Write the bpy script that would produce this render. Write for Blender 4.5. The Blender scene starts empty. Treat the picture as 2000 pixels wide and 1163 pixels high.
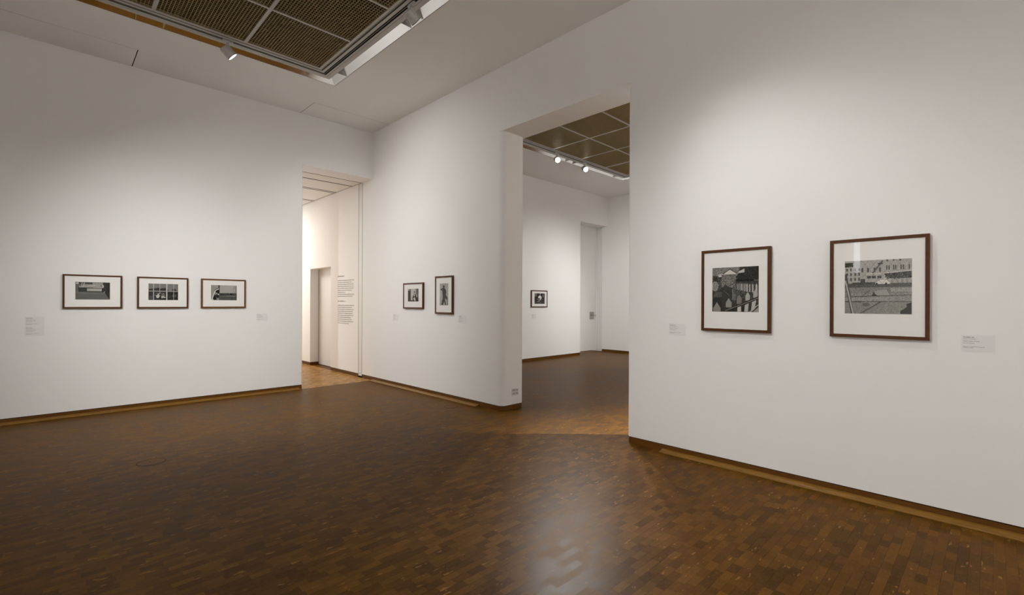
import bpy, bmesh, math, random
import numpy as np
from mathutils import Vector, Matrix
random.seed(7)
S = bpy.context.scene
C = S.collection
# ------------------------------------------------------------------ measures
H = 1.4                      # eye height of the camera
XB, YA, ZC = 4.179, 7.848, 4.449   # right wall plane, far wall plane, ceiling
ZS = 3.621                   # soffit of the openings
XB2 = 4.590                  # other face of the right wall
YA2 = 8.262                  # other face of the far wall
XD = 11.57                   # far side wall of the second room
XL, YN = -2.95, -2.9         # left and near walls of the first room
YE = 13.2                    # end of the passage
ZP, ZBD = 0.0655, 0.0575     # plaster bottom, top of the skirting board

# ------------------------------------------------------------------ materials
def srgb(*c):
    out = []
    for v in c:
        v = v / 255.0
        out.append(v / 12.92 if v <= 0.04045 else ((v + 0.055) / 1.055) ** 2.4)
    return tuple(out) + (1.0,)

def mat(name, col, rough=0.6, metal=0.0, spec=0.5, noise=None, bump=None, emit=None):
    m = bpy.data.materials.new(name); m.use_nodes = True
    nt = m.node_tree; b = nt.nodes['Principled BSDF']
    b.inputs['Base Color'].default_value = col
    b.inputs['Roughness'].default_value = rough
    b.inputs['Metallic'].default_value = metal
    b.inputs['Specular IOR Level'].default_value = spec
    if emit:
        b.inputs['Emission Color'].default_value = emit[0]
        b.inputs['Emission Strength'].default_value = emit[1]
    if noise or bump:
        tc = nt.nodes.new('ShaderNodeTexCoord')
    if noise:                       # (scale, amount, stretch)
        mp = nt.nodes.new('ShaderNodeMapping'); mp.inputs['Scale'].default_value = noise[2]
        n = nt.nodes.new('ShaderNodeTexNoise'); n.inputs['Scale'].default_value = noise[0]
        n.inputs['Detail'].default_value = 4
        hv = nt.nodes.new('ShaderNodeMapRange')
        hv.inputs[3].default_value = 1 - noise[1]; hv.inputs[4].default_value = 1 + noise[1]
        mx = nt.nodes.new('ShaderNodeMix'); mx.data_type = 'RGBA'; mx.blend_type = 'MULTIPLY'
        mx.inputs[0].default_value = 1; mx.inputs[6].default_value = col
        L = nt.links.new
        L(tc.outputs['Object'], mp.inputs[0]); L(mp.outputs[0], n.inputs[0]); L(n.outputs[0], hv.inputs[0])
        L(hv.outputs[0], mx.inputs[7]); L(mx.outputs[2], b.inputs['Base Color'])
    if bump:                        # (scale, strength)
        n2 = nt.nodes.new('ShaderNodeTexNoise'); n2.inputs['Scale'].default_value = bump[0]
        n2.inputs['Detail'].default_value = 5
        bp = nt.nodes.new('ShaderNodeBump'); bp.inputs['Strength'].default_value = bump[1]
        bp.inputs['Distance'].default_value = 0.002
        nt.links.new(tc.outputs['Object'], n2.inputs[0]); nt.links.new(n2.outputs[0], bp.inputs['Height'])
        nt.links.new(bp.outputs[0], b.inputs['Normal'])
    return m

PLASTER = mat('white_plaster', (0.86, 0.855, 0.845, 1), 0.9, spec=0.2, bump=(9, 0.12))
CEILP = mat('ceiling_paint', (0.82, 0.81, 0.79, 1), 0.95, spec=0.1, bump=(7, 0.1))
DOORP = mat('door_paint', (0.76, 0.755, 0.735, 1), 0.55, spec=0.3)
DARK = mat('dark_gap', (0.012, 0.010, 0.008, 1), 0.9, spec=0.0)
VOIDM = mat('plenum_black', (0.010, 0.008, 0.006, 1), 0.95, spec=0.0)
ALU = mat('painted_aluminium', (0.43, 0.41, 0.375, 1), 0.45, metal=0.15)
ALUD = mat('dark_groove', (0.06, 0.055, 0.05, 1), 0.7, spec=0.1)
BLACK = mat('track_black', (0.006, 0.006, 0.006, 1), 0.7, spec=0.05)
MIRR = mat('reflector_aluminium', (0.93, 0.93, 0.92, 1), 0.14, metal=1.0)
GRILL = mat('bronze_grille', (0.30, 0.215, 0.088, 1), 0.45, metal=0.3)
SPOTW = mat('spotlight_grey', (0.50, 0.49, 0.47, 1), 0.45)
LENS = mat('lamp_lens', (1, 1, 1, 1), 0.2, emit=((1, 0.97, 0.92, 1), 14))
LENSOFF = mat('lamp_lens_off', (0.30, 0.29, 0.28, 1), 0.25)
LENSB = mat('lamp_bezel', (0.03, 0.03, 0.03, 1), 0.4)
BASEW = mat('skirting_oak', srgb(96, 60, 18), 0.48, spec=0.2, noise=(14, 0.35, (1, 1, 6)))
SHOEW = mat('cable_moulding_oak', srgb(128, 90, 32), 0.34, spec=0.35, noise=(10, 0.3, (1, 1, 6)))
FRAMEW = mat('frame_walnut', srgb(80, 46, 16), 0.5, spec=0.2, noise=(30, 0.3, (1, 1, 1)))
FRAMELIT = mat('frame_walnut_lit', srgb(104, 66, 27), 0.5, spec=0.2, noise=(30, 0.25, (1, 1, 1)))  # same walnut, lightened in colour for the light falling on that frame
MATB = mat('mat_board', (0.84, 0.83, 0.80, 1), 0.9, spec=0.1)
CARD = mat('label_card', (0.80, 0.79, 0.785, 1), 0.8, spec=0.2)
INK = mat('label_ink', (0.16, 0.155, 0.15, 1), 0.8)
VINYL = mat('wall_text_vinyl', (0.07, 0.062, 0.055, 1), 0.7)
STEEL = mat('brushed_steel', (0.45, 0.43, 0.40, 1), 0.38, metal=0.85)
SOCKP = mat('socket_plate_white', (0.66, 0.65, 0.63, 1), 0.4)
SOCKI = mat('socket_insert_grey', (0.42, 0.41, 0.40, 1), 0.5)
SOCKH = mat('socket_hole', (0.15, 0.145, 0.14, 1), 0.6)
CONC = mat('render_grey', (0.5, 0.5, 0.48, 1), 0.9)
WIN = mat('window_daylight', (0.8, 0.85, 0.95, 1), 0.3, emit=((0.86, 0.92, 1.0, 1), 0.8))
SLIT = mat('slit_daylight', (0.8, 0.85, 0.95, 1), 0.3, emit=((0.86, 0.92, 1.0, 1), 9))

def glass_mat():
    m = bpy.data.materials.new('picture_glass'); m.use_nodes = True
    nt = m.node_tree; nt.nodes.clear()
    o = nt.nodes.new('ShaderNodeOutputMaterial'); t = nt.nodes.new('ShaderNodeBsdfTransparent')
    g = nt.nodes.new('ShaderNodeBsdfGlossy'); g.inputs['Roughness'].default_value = 0.02
    ge = nt.nodes.new('ShaderNodeNewGeometry'); dt = nt.nodes.new('ShaderNodeVectorMath'); dt.operation = 'DOT_PRODUCT'
    nt.links.new(ge.outputs['Incoming'], dt.inputs[0]); nt.links.new(ge.outputs['Normal'], dt.inputs[1])
    ab = nt.nodes.new('ShaderNodeMath'); ab.operation = 'ABSOLUTE'; nt.links.new(dt.outputs['Value'], ab.inputs[0])
    om = nt.nodes.new('ShaderNodeMath'); om.operation = 'SUBTRACT'; om.inputs[0].default_value = 1; nt.links.new(ab.outputs[0], om.inputs[1])
    pw = nt.nodes.new('ShaderNodeMath'); pw.operation = 'POWER'; nt.links.new(om.outputs[0], pw.inputs[0]); pw.inputs[1].default_value = 5
    f = nt.nodes.new('ShaderNodeMath'); f.operation = 'MULTIPLY_ADD'; nt.links.new(pw.outputs[0], f.inputs[0])
    f.inputs[1].default_value = 0.97; f.inputs[2].default_value = 0.013
    mx = nt.nodes.new('ShaderNodeMixShader')
    nt.links.new(f.outputs[0], mx.inputs[0]); nt.links.new(t.outputs[0], mx.inputs[1])
    nt.links.new(g.outputs[0], mx.inputs[2]); nt.links.new(mx.outputs[0], o.inputs[0])
    return m
GLASS = glass_mat()

def print_mat():
    m = bpy.data.materials.new('silver_print'); m.use_nodes = True
    nt = m.node_tree; b = nt.nodes['Principled BSDF']
    a = nt.nodes.new('ShaderNodeVertexColor'); a.layer_name = 'Tone'
    nt.links.new(a.outputs[0], b.inputs['Base Color'])
    b.inputs['Roughness'].default_value = 0.8; b.inputs['Specular IOR Level'].default_value = 0.02
    return m
PRINT = print_mat()

def floor_mat(name, dark, mid, light, chip, rough):
    """end grain wood blocks 10 x 4.7 cm laid in courses along X"""
    m = bpy.data.materials.new(name); m.use_nodes = True
    nt = m.node_tree; L = nt.links.new; b = nt.nodes['Principled BSDF']
    N = nt.nodes.new
    def M(op, a, bb=None, c=None):
        n = N('ShaderNodeMath'); n.operation = op
        for i, v in enumerate((a, bb, c)):
            if v is None: continue
            if isinstance(v, (int, float)): n.inputs[i].default_value = v
            else: L(v, n.inputs[i])
        return n.outputs[0]
    tc = N('ShaderNodeTexCoord'); sp = N('ShaderNodeSeparateXYZ'); L(tc.outputs['Object'], sp.inputs[0])
    # slight wobble of the courses
    yv = M('DIVIDE', sp.outputs[1], 0.0468)
    row = M('FLOOR', yv)
    w1 = N('ShaderNodeTexWhiteNoise'); w1.noise_dimensions = '1D'; L(row, w1.inputs['W'])
    xv = M('ADD', M('DIVIDE', sp.outputs[0], 0.098), M('MULTIPLY', w1.outputs['Value'], 7.3))
    col = M('FLOOR', xv)
    fx = M('SUBTRACT', xv, col); fy = M('SUBTRACT', yv, row)
    cb = N('ShaderNodeCombineXYZ'); L(col, cb.inputs[0]); L(row, cb.inputs[1])
    w2 = N('ShaderNodeTexWhiteNoise'); w2.noise_dimensions = '2D'; L(cb.outputs[0], w2.inputs['Vector'])
    rnd = w2.outputs['Value']
    # block local coordinate for the grain, shifted at random per block
    add = N('ShaderNodeVectorMath'); add.operation = 'MULTIPLY_ADD'
    L(w2.outputs['Color'], add.inputs[0]); add.inputs[1].default_value = (9, 9, 9); L(tc.outputs['Object'], add.inputs[2])
    mp = N('ShaderNodeMapping'); mp.inputs['Scale'].default_value = (22, 60, 1); L(add.outputs[0], mp.inputs[0])
    gr = N('ShaderNodeTexNoise'); gr.inputs['Scale'].default_value = 1.6; gr.inputs['Detail'].default_value = 5; L(mp.outputs[0], gr.inputs[0])
    big = N('ShaderNodeTexNoise'); big.inputs['Scale'].default_value = 0.9; big.inputs['Detail'].default_value = 3; L(tc.outputs['Object'], big.inputs[0])
    t = M('ADD', M('MULTIPLY', rnd, 0.52), M('ADD', M('MULTIPLY', gr.outputs[0], 0.5), M('MULTIPLY_ADD', big.outputs[0], 0.5, -0.28)))
    cr = N('ShaderNodeValToRGB'); L(t, cr.inputs[0])
    e = cr.color_ramp.elements
    e[0].position = 0.12; e[0].color = dark; e[1].position = 0.92; e[1].color = light
    k = e.new(0.5); k.color = mid
    # pale sapwood chips in some blocks
    cm = N('ShaderNodeMapping'); cm.inputs['Scale'].default_value = (16, 52, 1); L(add.outputs[0], cm.inputs[0])
    cn = N('ShaderNodeTexNoise'); cn.inputs['Scale'].default_value = 1.0; cn.inputs['Detail'].default_value = 1.5; L(cm.outputs[0], cn.inputs[0])
    sel = M('GREATER_THAN', w2.outputs['Color'] if False else M('FRACT', M('MULTIPLY', rnd, 17.31)), 0.70)
    ch = M('MULTIPLY', M('MULTIPLY', sel, 0.6), M('SMOOTH_MIN', M('MAXIMUM', M('MULTIPLY', M('SUBTRACT', cn.outputs[0], 0.645), 30), 0), 1, 0.1))
    m1 = N('ShaderNodeMix'); m1.data_type = 'RGBA'; L(ch, m1.inputs[0]); L(cr.outputs[0], m1.inputs[6]); m1.inputs[7].default_value = chip
    # joints: long ones clearer than the short ones
    ey = M('MINIMUM', fy, M('SUBTRACT', 1, fy)); ex = M('MINIMUM', fx, M('SUBTRACT', 1, fx))
    wj = N('ShaderNodeTexNoise'); wj.inputs['Scale'].default_value = 5; L(tc.outputs['Object'], wj.inputs[0])
    jy = M('LESS_THAN', ey, M('MULTIPLY_ADD', wj.outputs[0], 0.10, -0.030)); jx = M('LESS_THAN', ex, M('MULTIPLY_ADD', wj.outputs[0], 0.03, -0.010))
    j = M('MAXIMUM', jy, M('MULTIPLY', jx, 0.7))
    m2 = N('ShaderNodeMix'); m2.data_type = 'RGBA'; m2.blend_type = 'MULTIPLY'
    L(M('MULTIPLY', j, 0.55), m2.inputs[0]); L(m1.outputs[2], m2.inputs[6]); m2.inputs[7].default_value = (0.18, 0.15, 0.12, 1)
    L(m2.outputs[2], b.inputs['Base Color'])
    rv = M('MULTIPLY_ADD', rnd, 0.07, M('MULTIPLY_ADD', big.outputs[0], 0.08, rough - 0.075))
    L(rv, b.inputs['Roughness'])
    b.inputs['Specular IOR Level'].default_value = 0.034
    hb = M('MULTIPLY_ADD', rnd, 0.3, M('MULTIPLY_ADD', j, -1.0, M('MULTIPLY', gr.outputs[0], 0.1)))
    bp = N('ShaderNodeBump'); bp.inputs['Strength'].default_value = 0.025; bp.inputs['Distance'].default_value = 0.0008
    L(hb, bp.inputs['Height']); L(bp.outputs[0], b.inputs['Normal'])
    return m
FLOORM = floor_mat('end_grain_parquet', srgb(72, 47, 14), srgb(97, 64, 20), srgb(119, 82, 29), srgb(158, 115, 54), 0.355)
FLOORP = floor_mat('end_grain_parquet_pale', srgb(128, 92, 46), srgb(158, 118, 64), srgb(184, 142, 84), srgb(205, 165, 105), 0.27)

# ------------------------------------------------------------------ mesh helpers
class MB:
    def __init__(self): self.v = []; self.f = []; self.m = []
    def poly(self, pts, mi=0):
        k = len(self.v); self.v += [tuple(p) for p in pts]; self.f.append(tuple(range(k, k + len(pts)))); self.m.append(mi)
    def box(self, x0, y0, z0, x1, y1, z1, mi=0):
        k = len(self.v)
        self.v += [(x0, y0, z0), (x1, y0, z0), (x1, y1, z0), (x0, y1, z0), (x0, y0, z1), (x1, y0, z1), (x1, y1, z1), (x0, y1, z1)]
        for q in ((3, 2, 1, 0), (4, 5, 6, 7), (0, 1, 5, 4), (1, 2, 6, 5), (2, 3, 7, 6), (3, 0, 4, 7)):
            self.f.append(tuple(k + i for i in q)); self.m.append(mi)
    def prism(self, outline, z0, z1, mi=0):
        n = len(outline); k = len(self.v)
        self.v += [(x, y, z0) for x, y in outline] + [(x, y, z1) for x, y in outline]
        self.f.append(tuple(range(k + n - 1, k - 1, -1))); self.m.append(mi)
        self.f.append(tuple(range(k + n, k + 2 * n))); self.m.append(mi)
        for i in range(n):
            j = (i + 1) % n
            self.f.append((k + i, k + j, k + n + j, k + n + i)); self.m.append(mi)
    def ring(self, rect, prof, mi=0):
        """sweep the closed profile (d outward, z) round a rectangle with mitred corners"""
        x0, y0, x1, y1 = rect; n = len(prof); k = len(self.v)
        for c in range(4):
            for d, z in prof:
                self.v.append(((x0 - d, x1 + d, x1 + d, x0 - d)[c], (y0 - d, y0 - d, y1 + d, y1 + d)[c], z))
        for c in range(4):
            e = (c + 1) % 4
            for i in range(n):
                j = (i + 1) % n
                self.f.append((k + c * n + i, k + e * n + i, k + e * n + j, k + c * n + j)); self.m.append(mi)
    def cyl(self, c, ax, r0, r1, h, n=32, mi=0, caps=True):
        """cylinder from point c along unit axis ax"""
        ax = Vector(ax).normalized(); a = ax.orthogonal().normalized(); b = ax.cross(a); c = Vector(c); k = len(self.v)
        for i in range(n):
            t = 2 * math.pi * i / n; d = a * math.cos(t) + b * math.sin(t)
            self.v.append(tuple(c + d * r0)); self.v.append(tuple(c + ax * h + d * r1))
        for i in range(n):
            j = (i + 1) % n
            self.f.append((k + 2 * i, k + 2 * j, k + 2 * j + 1, k + 2 * i + 1)); self.m.append(mi)
        if caps:
            self.f.append(tuple(k + 2 * i for i in range(n - 1, -1, -1))); self.m.append(mi)
            self.f.append(tuple(k + 2 * i + 1 for i in range(n))); self.m.append(mi)
    def build(self, name, mats, parent=None, bevel=0, smooth=False):
        me = bpy.data.meshes.new(name); me.from_pydata(self.v, [], self.f)
        if not isinstance(mats, (list, tuple)): mats = [mats]
        for m in mats: me.materials.append(m)
        me.polygons.foreach_set('material_index', self.m)
        bm = bmesh.new(); bm.from_mesh(me); bmesh.ops.recalc_face_normals(bm, faces=bm.faces); bm.to_mesh(me); bm.free()
        if smooth:
            for p in me.polygons: p.use_smooth = len(p.vertices) == 4
        me.update()
        o = bpy.data.objects.new(name, me); C.objects.link(o)
        if parent: o.parent = parent
        if bevel:
            mo = o.modifiers.new('edge', 'BEVEL'); mo.width = bevel; mo.segments = 2; mo.limit_method = 'ANGLE'
        return o

def tag(o, label, cat, group=None, kind=None):
    o['label'] = label; o['category'] = cat
    if group: o['group'] = group
    if kind: o['kind'] = kind
    return o
def struct(o): o['kind'] = 'structure'; return o
def empty(name, loc, rz=0):
    o = bpy.data.objects.new(name, None); o.empty_display_size = 0.1; C.objects.link(o)
    o.location = loc; o.rotation_euler = (0, 0, rz); return o

def outline(pts, n=8):
    """closed outline from (x, y, radius) corners, rounded where radius > 0"""
    out = []; k = len(pts)
    for i in range(k):
        p = Vector(pts[i][:2]); r = pts[i][2]
        if r == 0: out.append(tuple(p)); continue
        a = (Vector(pts[i - 1][:2]) - p).normalized(); b = (Vector(pts[(i + 1) % k][:2]) - p).normalized()
        c = p + (a + b) * r
        for s in range(n + 1):
            t = s / n * math.pi / 2
            out.append(tuple(c - b * r * math.cos(t) - a * r * math.sin(t)))
    return out
def inset(pts, d):
    """axis-aligned rectangle outline (x, y, r) shrunk by d"""
    xs = [p[0] for p in pts]; ys = [p[1] for p in pts]; cx = (min(xs) + max(xs)) / 2; cy = (min(ys) + max(ys)) / 2
    return [(p[0] - math.copysign(d, p[0] - cx), p[1] - math.copysign(d, p[1] - cy), max(p[2] - d, 0.0)) for p in pts]

# ------------------------------------------------------------------ setting: floor
fl = MB()
fl.box(XL - .4, YN - .4, -0.1, XB, YA - 0.03, 0)
fl.box(XB, YN - .4, -0.1, XD + .4, YE + .4, 0)
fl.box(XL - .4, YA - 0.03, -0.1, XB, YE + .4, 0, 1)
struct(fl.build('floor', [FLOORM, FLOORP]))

# ------------------------------------------------------------------ setting: walls, skirtings
def wall_piece(w, b, pts, top=ZC + .12, board=True):
    w.prism(outline(pts), ZP, top)
    if board:
        b.prism(outline(inset(pts, 0.002)), 0.0, ZBD, 0)
        b.prism(outline(inset(pts, 0.014)), ZBD, ZP, 1)

# far wall of the first room (with the passage opening at its right end)
w = MB(); b = MB()
wall_piece(w, b, [(XL - .4, YA, 0), (2.957, YA, .02), (2.957, YA2, .02), (XL - .4, YA2, 0)])
w.box(2.937, YA, ZS, XB, YA2 - .02, ZC + .12)
struct(w.build('wall_far', PLASTER)); struct(b.build('baseboard_far', [BASEW, DARK]))

# right wall: pier between the two openings
w = MB(); b = MB()
wall_piece(w, b, [(XB, 8.217, 0), (XB, 4.432, .075), (XB2, 4.432, .075), (XB2, 8.217, 0)])
w.box(XB, 2.557, ZS, XB2, 4.507, ZC + .12)                       # lintel over the wide opening
wall_piece(w, b, [(XB, YN - .4, 0), (XB, 2.587, .03), (XB2, 2.587, .03), (XB2, YN - .4, 0)][::-1])
struct(w.build('wall_right', PLASTER)); struct(b.build('baseboard_right', [BASEW, DARK]))

# right wall of the passage, with the recessed door
w = MB(); b = MB()
wall_piece(w, b, [(XB, 9.585, .0), (XB, 8.372, 0), (XB2, 8.372, 0), (XB2, 9.585, 0)])
wall_piece(w, b, [(XB, YE + .2, 0), (XB, 10.648, .012), (XB2, 10.648, .0), (XB2, YE + .2, 0)])
w.box(XB, 9.585, 2.135, XB2, 10.660, ZC + .12)
w.box(XB + .02, 8.18, 0.0, XB2, 8.40, ZC + .12)               # core behind the door track cover
w.box(XB, 8.217, ZS, XB2, 8.372, ZC + .12)
struct(w.build('wall_passage_right', PLASTER)); struct(b.build('baseboard_passage', [BASEW, DARK]))

# flush cover strip of the sliding fire door
t = MB(); t.box(XB - .001, 8.227, 0.030, XB + .018, 8.358, ZS - .004)
o = struct(t.build('trim_1', DOORP, bevel=.001))
t = MB(); t.box(XB - .0005, 8.221, 0, XB + .019, 8.368, 0.0285); t.box(XB + .001, 8.2165, .03, XB + .0185, 8.227, ZS); t.box(XB + .001, 8.358, .03, XB + .0185, 8.3725, ZS); t.build('shadow_gap', DARK, o)
t = MB(); t.cyl((XB - .0005, 8.30, 0.075), (-1, 0, 0), .012, .010, .004, 20); t.build('screw', STEEL, o)

# passage door
dm = MB(); dm.box(XB + .19, 9.56, 0.012, XB + .23, 10.66, 2.15)
door1 = struct(dm.build('door_1', DOORP))
g = MB(); g.box(XB + .187, 10.639, 0.0, XB + .2, 10.649, 2.14); g.box(XB + .194, 9.58, 0.0, XB + .21, 10.65, 0.012)
g.build('door_gap', DARK, door1)

# far wall of the second room
w = MB(); b = MB()
wall_piece(w, b, [(XB2, YA, 0), (10.305, YA, .012), (10.305, YA2, .012), (XB2, YA2, 0)])
w.box(10.293, YA, ZS, XD, YA2 - .02, ZC + .12)
struct(w.build('wall_second_far', PLASTER)); struct(b.build('baseboard_second_far', [BASEW, DARK]))
# side wall of the second room
w = MB(); b = MB()
wall_piece(w, b, [(XD, 8.03, 0), (XD, YN - .4, 0), (XD + .4, YN - .4, 0), (XD + .4, 8.03, 0)])
w.box(XD + .015, 8.0, 0, XD + .4, YE + .2, ZC + .12)
struct(w.build('wall_second_right', PLASTER)); struct(b.build('baseboard_second_right', [BASEW, DARK]))
# ribbed guide strip of the tall sliding door
t = MB()
for i in range(6):
    t.box(XD - .002 + (i % 2) * .005, 8.034 + i * .034, 0.012, XD + .02, 8.034 + (i + 1) * .034 - .003, ZS - .004)
struct(t.build('trim_2', DOORP))
# tall sliding door of the second room
dm = MB(); dm.box(10.1, 8.245, 0.030, XD - .004, 8.30, ZS + .1)
door2 = struct(dm.build('door_2', DOORP))
pl = MB(); pl.box(11.265, 8.239, 0.93, 11.465, 8.246, 1.15); pp = pl.build('handle_plate', STEEL, door2, bevel=.002)
hd = MB(); hd.cyl((11.365, 8.239, 1.045), (0, -1, 0), .012, .012, .05, 16); hd.box(11.355, 8.18, 1.034, 11.49, 8.195, 1.056)
hd.build('handle', STEEL, pp)
kh = MB(); kh.box(11.30, 8.2365, 1.035, 11.345, 8.2392, 1.055); kh.build('keyhole', LENSB, pp)

# unseen walls that close the rooms
w = MB(); b = MB()
# left wall with a slit window
w.box(XL - .4, YN - .4, 0, XL, 1.83, ZC + .12); w.box(XL - .4, 1.98, 0, XL, YA, ZC + .12)
w.box(XL - .4, 1.8, 0, XL, 2.0, 2.02); w.box(XL - .4, 1.8, 3.5, XL, 2.0, ZC + .12)
struct(w.build('wall_left', PLASTER))
w = MB(); w.box(XL, YN - .4, 0, XB, YN, ZC + .12); w.box(XB2, YN - .4, 0, XD, YN, ZC + .12)
struct(w.build('wall_near', PLASTER))
wn = MB(); wn.box(XL - .26, 1.83, 2.02, XL - .25, 1.98, 3.5)
wo = struct(wn.build('window_1', SLIT))
fr = MB()
for (a, c) in ((1.83, 1.842), (1.968, 1.98)): fr.box(XL - .25, a, 2.02, XL - .2, c, 3.5)
fr.build('window_frame', ALU, wo)
# passage end wall with a window, passage left wall
w = MB()
w.box(XL, YE, 0, .6, YE + .3, ZC); w.box(3.6, YE, 0, XB, YE + .3, ZC)
w.box(.6, YE, 0, 3.6, YE + .3, .9); w.box(.6, YE, 3.2, 3.6, YE + .3, ZC)
w.box(XL - .4, YA2, 0, XL, YE + .3, ZC)
w.box(XB2, 12.0, 0, XD, 12.2, ZC)
struct(w.build('wall_passage_end', PLASTER))
wn = MB(); wn.box(.6, YE + .12, .9, 3.6, YE + .13, 3.2)
wo = struct(wn.build('window_2', WIN))
fr = MB()
for x in (.6, 2.07, 3.54): fr.box(x, YE + .06, .9, x + .06, YE + .118, 3.2)
for z in (.9, 3.14): fr.box(.6, YE + .06, z, 3.6, YE + .118, z + .06)
fr.build('window_frame', ALU, wo)

# ------------------------------------------------------------------ setting: ceilings
R1 = (2.525 - 3.5, 6.157 - 7.0, 2.525, 6.157)       # grille field of the first room
R2 = (6.275, 6.122 - 7.0, 9.804, 6.122)             # grille field of the second room
c = MB(); g = .37
# first room: plaster round the recess
x0, y0, x1, y1 = R1
c.box(XL, YN, ZC, x0 - g, YA, ZC + .06)
c.box(x1 + g, YN, ZC, XB, 7.276, ZC + .06)
c.box(x0 - g, YN, ZC, x1 + g, y0 - g, ZC + .06)
c.box(x0 - g, y1 + g, ZC, x1 + g, 7.276, ZC + .06)
c.box(x0 - g, 7.2815, ZC, .778, YA + .05, ZC + .06)           # access panels along the far wall
c.box(.787, 7.2772, ZC, 2.906, YA + .05, ZC + .06)
c.box(2.912, 7.2810, ZC, XB + .02, YA + .05, ZC + .06)
for q in ((XL, 7.2755, XB, 7.2825), (.7775, 7.277, .7875, YA), (2.9055, 7.277, 2.9125, YA)):      # shadow joints
    c.box(q[0], q[1], ZC + .001, q[2], q[3], ZC + .02, 1)
# second room
x0, y0, x1, y1 = R2
c.box(XB2, YN, ZC, x0 - g, YA, ZC + .06); c.box(x1 + g, YN, ZC, XD, YA + .05, ZC + .06)
c.box(x0 - g, YN, ZC, x1 + g, y0 - g, ZC + .06); c.box(x0 - g, y1 + g, ZC, x1 + g, YA + .05, ZC + .06)
# dark void above
c.box(XL - .4, YN - .4, ZC + .42, XD + .4, YE + .4, ZC + .5, 1)
for (x0, y0, x1, y1) in (R1, R2):                            # upstands that close the void
    c.ring((x0 - g, y0 - g, x1 + g, y1 + g), [(0, ZC + .06), (0.04, ZC + .06), (0.04, ZC + .45), (0, ZC + .45)], 1)
c.box(XL, 7.2, ZC + .07, XB, YA, ZC + .1, 1)
struct(c.build('ceiling', [CEILP, VOIDM]))
# passage ceiling of flat panels
c = MB()
ys = [YA2 - .006, 8.607, 9.305, 10.405, 11.5, 12.6, YE + .1]
for i in range(len(ys) - 1):
    gap = (.014, .045, .125)[min(i, 2)]
    c.box(XL, ys[i] + gap, ZS, XB - .012, ys[i + 1], ZS + .04)
    c.box(XL, ys[i], ZS + .002, XB - .012, ys[i] + gap, ZS + .03, 1)
    if i > 1: c.box(XL, ys[i] + .040, ZS, XB - .012, ys[i] + .085, ZS + .03)
c.box(XL, YA2 - .03, ZS + .05, XB, YE + .1, ZS + .09, 1)
c.box(XB - .012, YA2, ZS + .002, XB, YE, ZS + .03, 1)
c.box(XB2, YA2, ZS + .2, XD, 12.1, ZS + .3)
struct(c.build('ceiling_passage', [CEILP, DARK]))

# ------------------------------------------------------------------ recessed ceiling grids
def rect_prof(d0, d1, z0, z1): return [(d0, z0), (d1, z0), (d1, z1), (d0, z1)]
def field(rect, tx, ty, num, room):
    x0, y0, x1, y1 = rect
    f = MB()
    f.ring(rect, rect_prof(0, .030, ZC - .002, ZC + .03), 0)
    f.ring(rect, rect_prof(.030, .062, ZC + .006, ZC + .03), 1)
    f.ring(rect, rect_prof(.040, .044, ZC + .001, ZC + .0065), 0)
    f.ring(rect, rect_prof(.062, .097, ZC, ZC + .03), 0)
    f.ring(rect, rect_prof(.141, .166, ZC, ZC + .03), 0)
    f.ring(rect, rect_prof(.166, .171, ZC + .003, ZC + .03), 1)
    f.ring(rect, rect_prof(.171, .226, ZC, ZC + .012), 0)
    f.ring(rect, rect_prof(.362, .3645, ZC - .001, ZC + .05), 0)
    f.ring(rect, rect_prof(.3645, .3705, ZC + .03, ZC + .06), 1)
    for x in tx: f.box(x - .017, y0, ZC - .001, x + .017, y1, ZC + .02)
    for y in ty: f.box(x0, y - .014, ZC, x1, y + .014, ZC + .02)
    struct(f.build('trim_%d' % num, [ALU, ALUD]))
    t = MB()
    t.ring(rect, rect_prof(.097, .141, ZC + .004, ZC + .05), 0)
    t.ring(rect, rect_prof(.117, .1205, ZC + .0025, ZC + .0045), 1)
    tr = t.build('lighting_track', [BLACK, ALU])
    tag(tr, 'black slotted lighting track round the ceiling grid of the ' + room, 'lighting track')
    r = MB()
    r.ring(rect, [(.361, ZC + .001), (.3615, ZC + .002), (.197, ZC + .1175), (.196, ZC + .117)], 0)
    rf = r.build('cove_reflector', MIRR)
    tag(rf, 'sloped mirror-metal reflector trough round the ceiling grid of the ' + room, 'light reflector')
    div = MB(); div.v = [(0, -.0015, 0), (0, .0015, 0), (.128, -.0015, 0), (.128, .0015, 0), (.128, -.0015, .088), (.128, .0015, .088)]
    div.f = [(0, 2, 4), (1, 5, 3), (0, 1, 3, 2), (2, 3, 5, 4), (0, 4, 5, 1)]; div.m = [0] * 5
    proto = None
    def put(loc, rz):
        nonlocal proto
        if proto is None: o = div.build('divider', ALU, rf); proto = o
        else: o = proto.copy(); C.objects.link(o); o.parent = rf
        o.location = loc; o.rotation_euler = (0, 0, rz)
    n = int((y1 - y0) / 1.8) + 1
    for k in range(n):
        for dy in (.025, 1.612):
            y = y1 - dy - 1.815 * k
            if y > y0: put((x1 + .359, y, ZC + .001), math.pi); put((x0 - .359, y, ZC + .001), 0)
    for k in range(3):
        for dx in (.034, 1.603):
            x = x1 - dx - 1.815 * k
            if x > x0: put((x, y1 + .359, ZC + .001), -math.pi / 2); put((x, y0 - .359, ZC + .001), math.pi / 2)
TX1 = [2.525 - .868, 2.525 - 1.737, 2.525 - 2.61]; TY1 = [6.157 - .8675 * k for k in range(1, 8)]
TX2 = [7.152, 8.052, 8.945]; TY2 = [6.122 - .868 * k for k in range(1, 8)]
field(R1, TX1, TY1, 3, 'front room')
field(R2, TX2, TY2, 4, 'second room')

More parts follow.
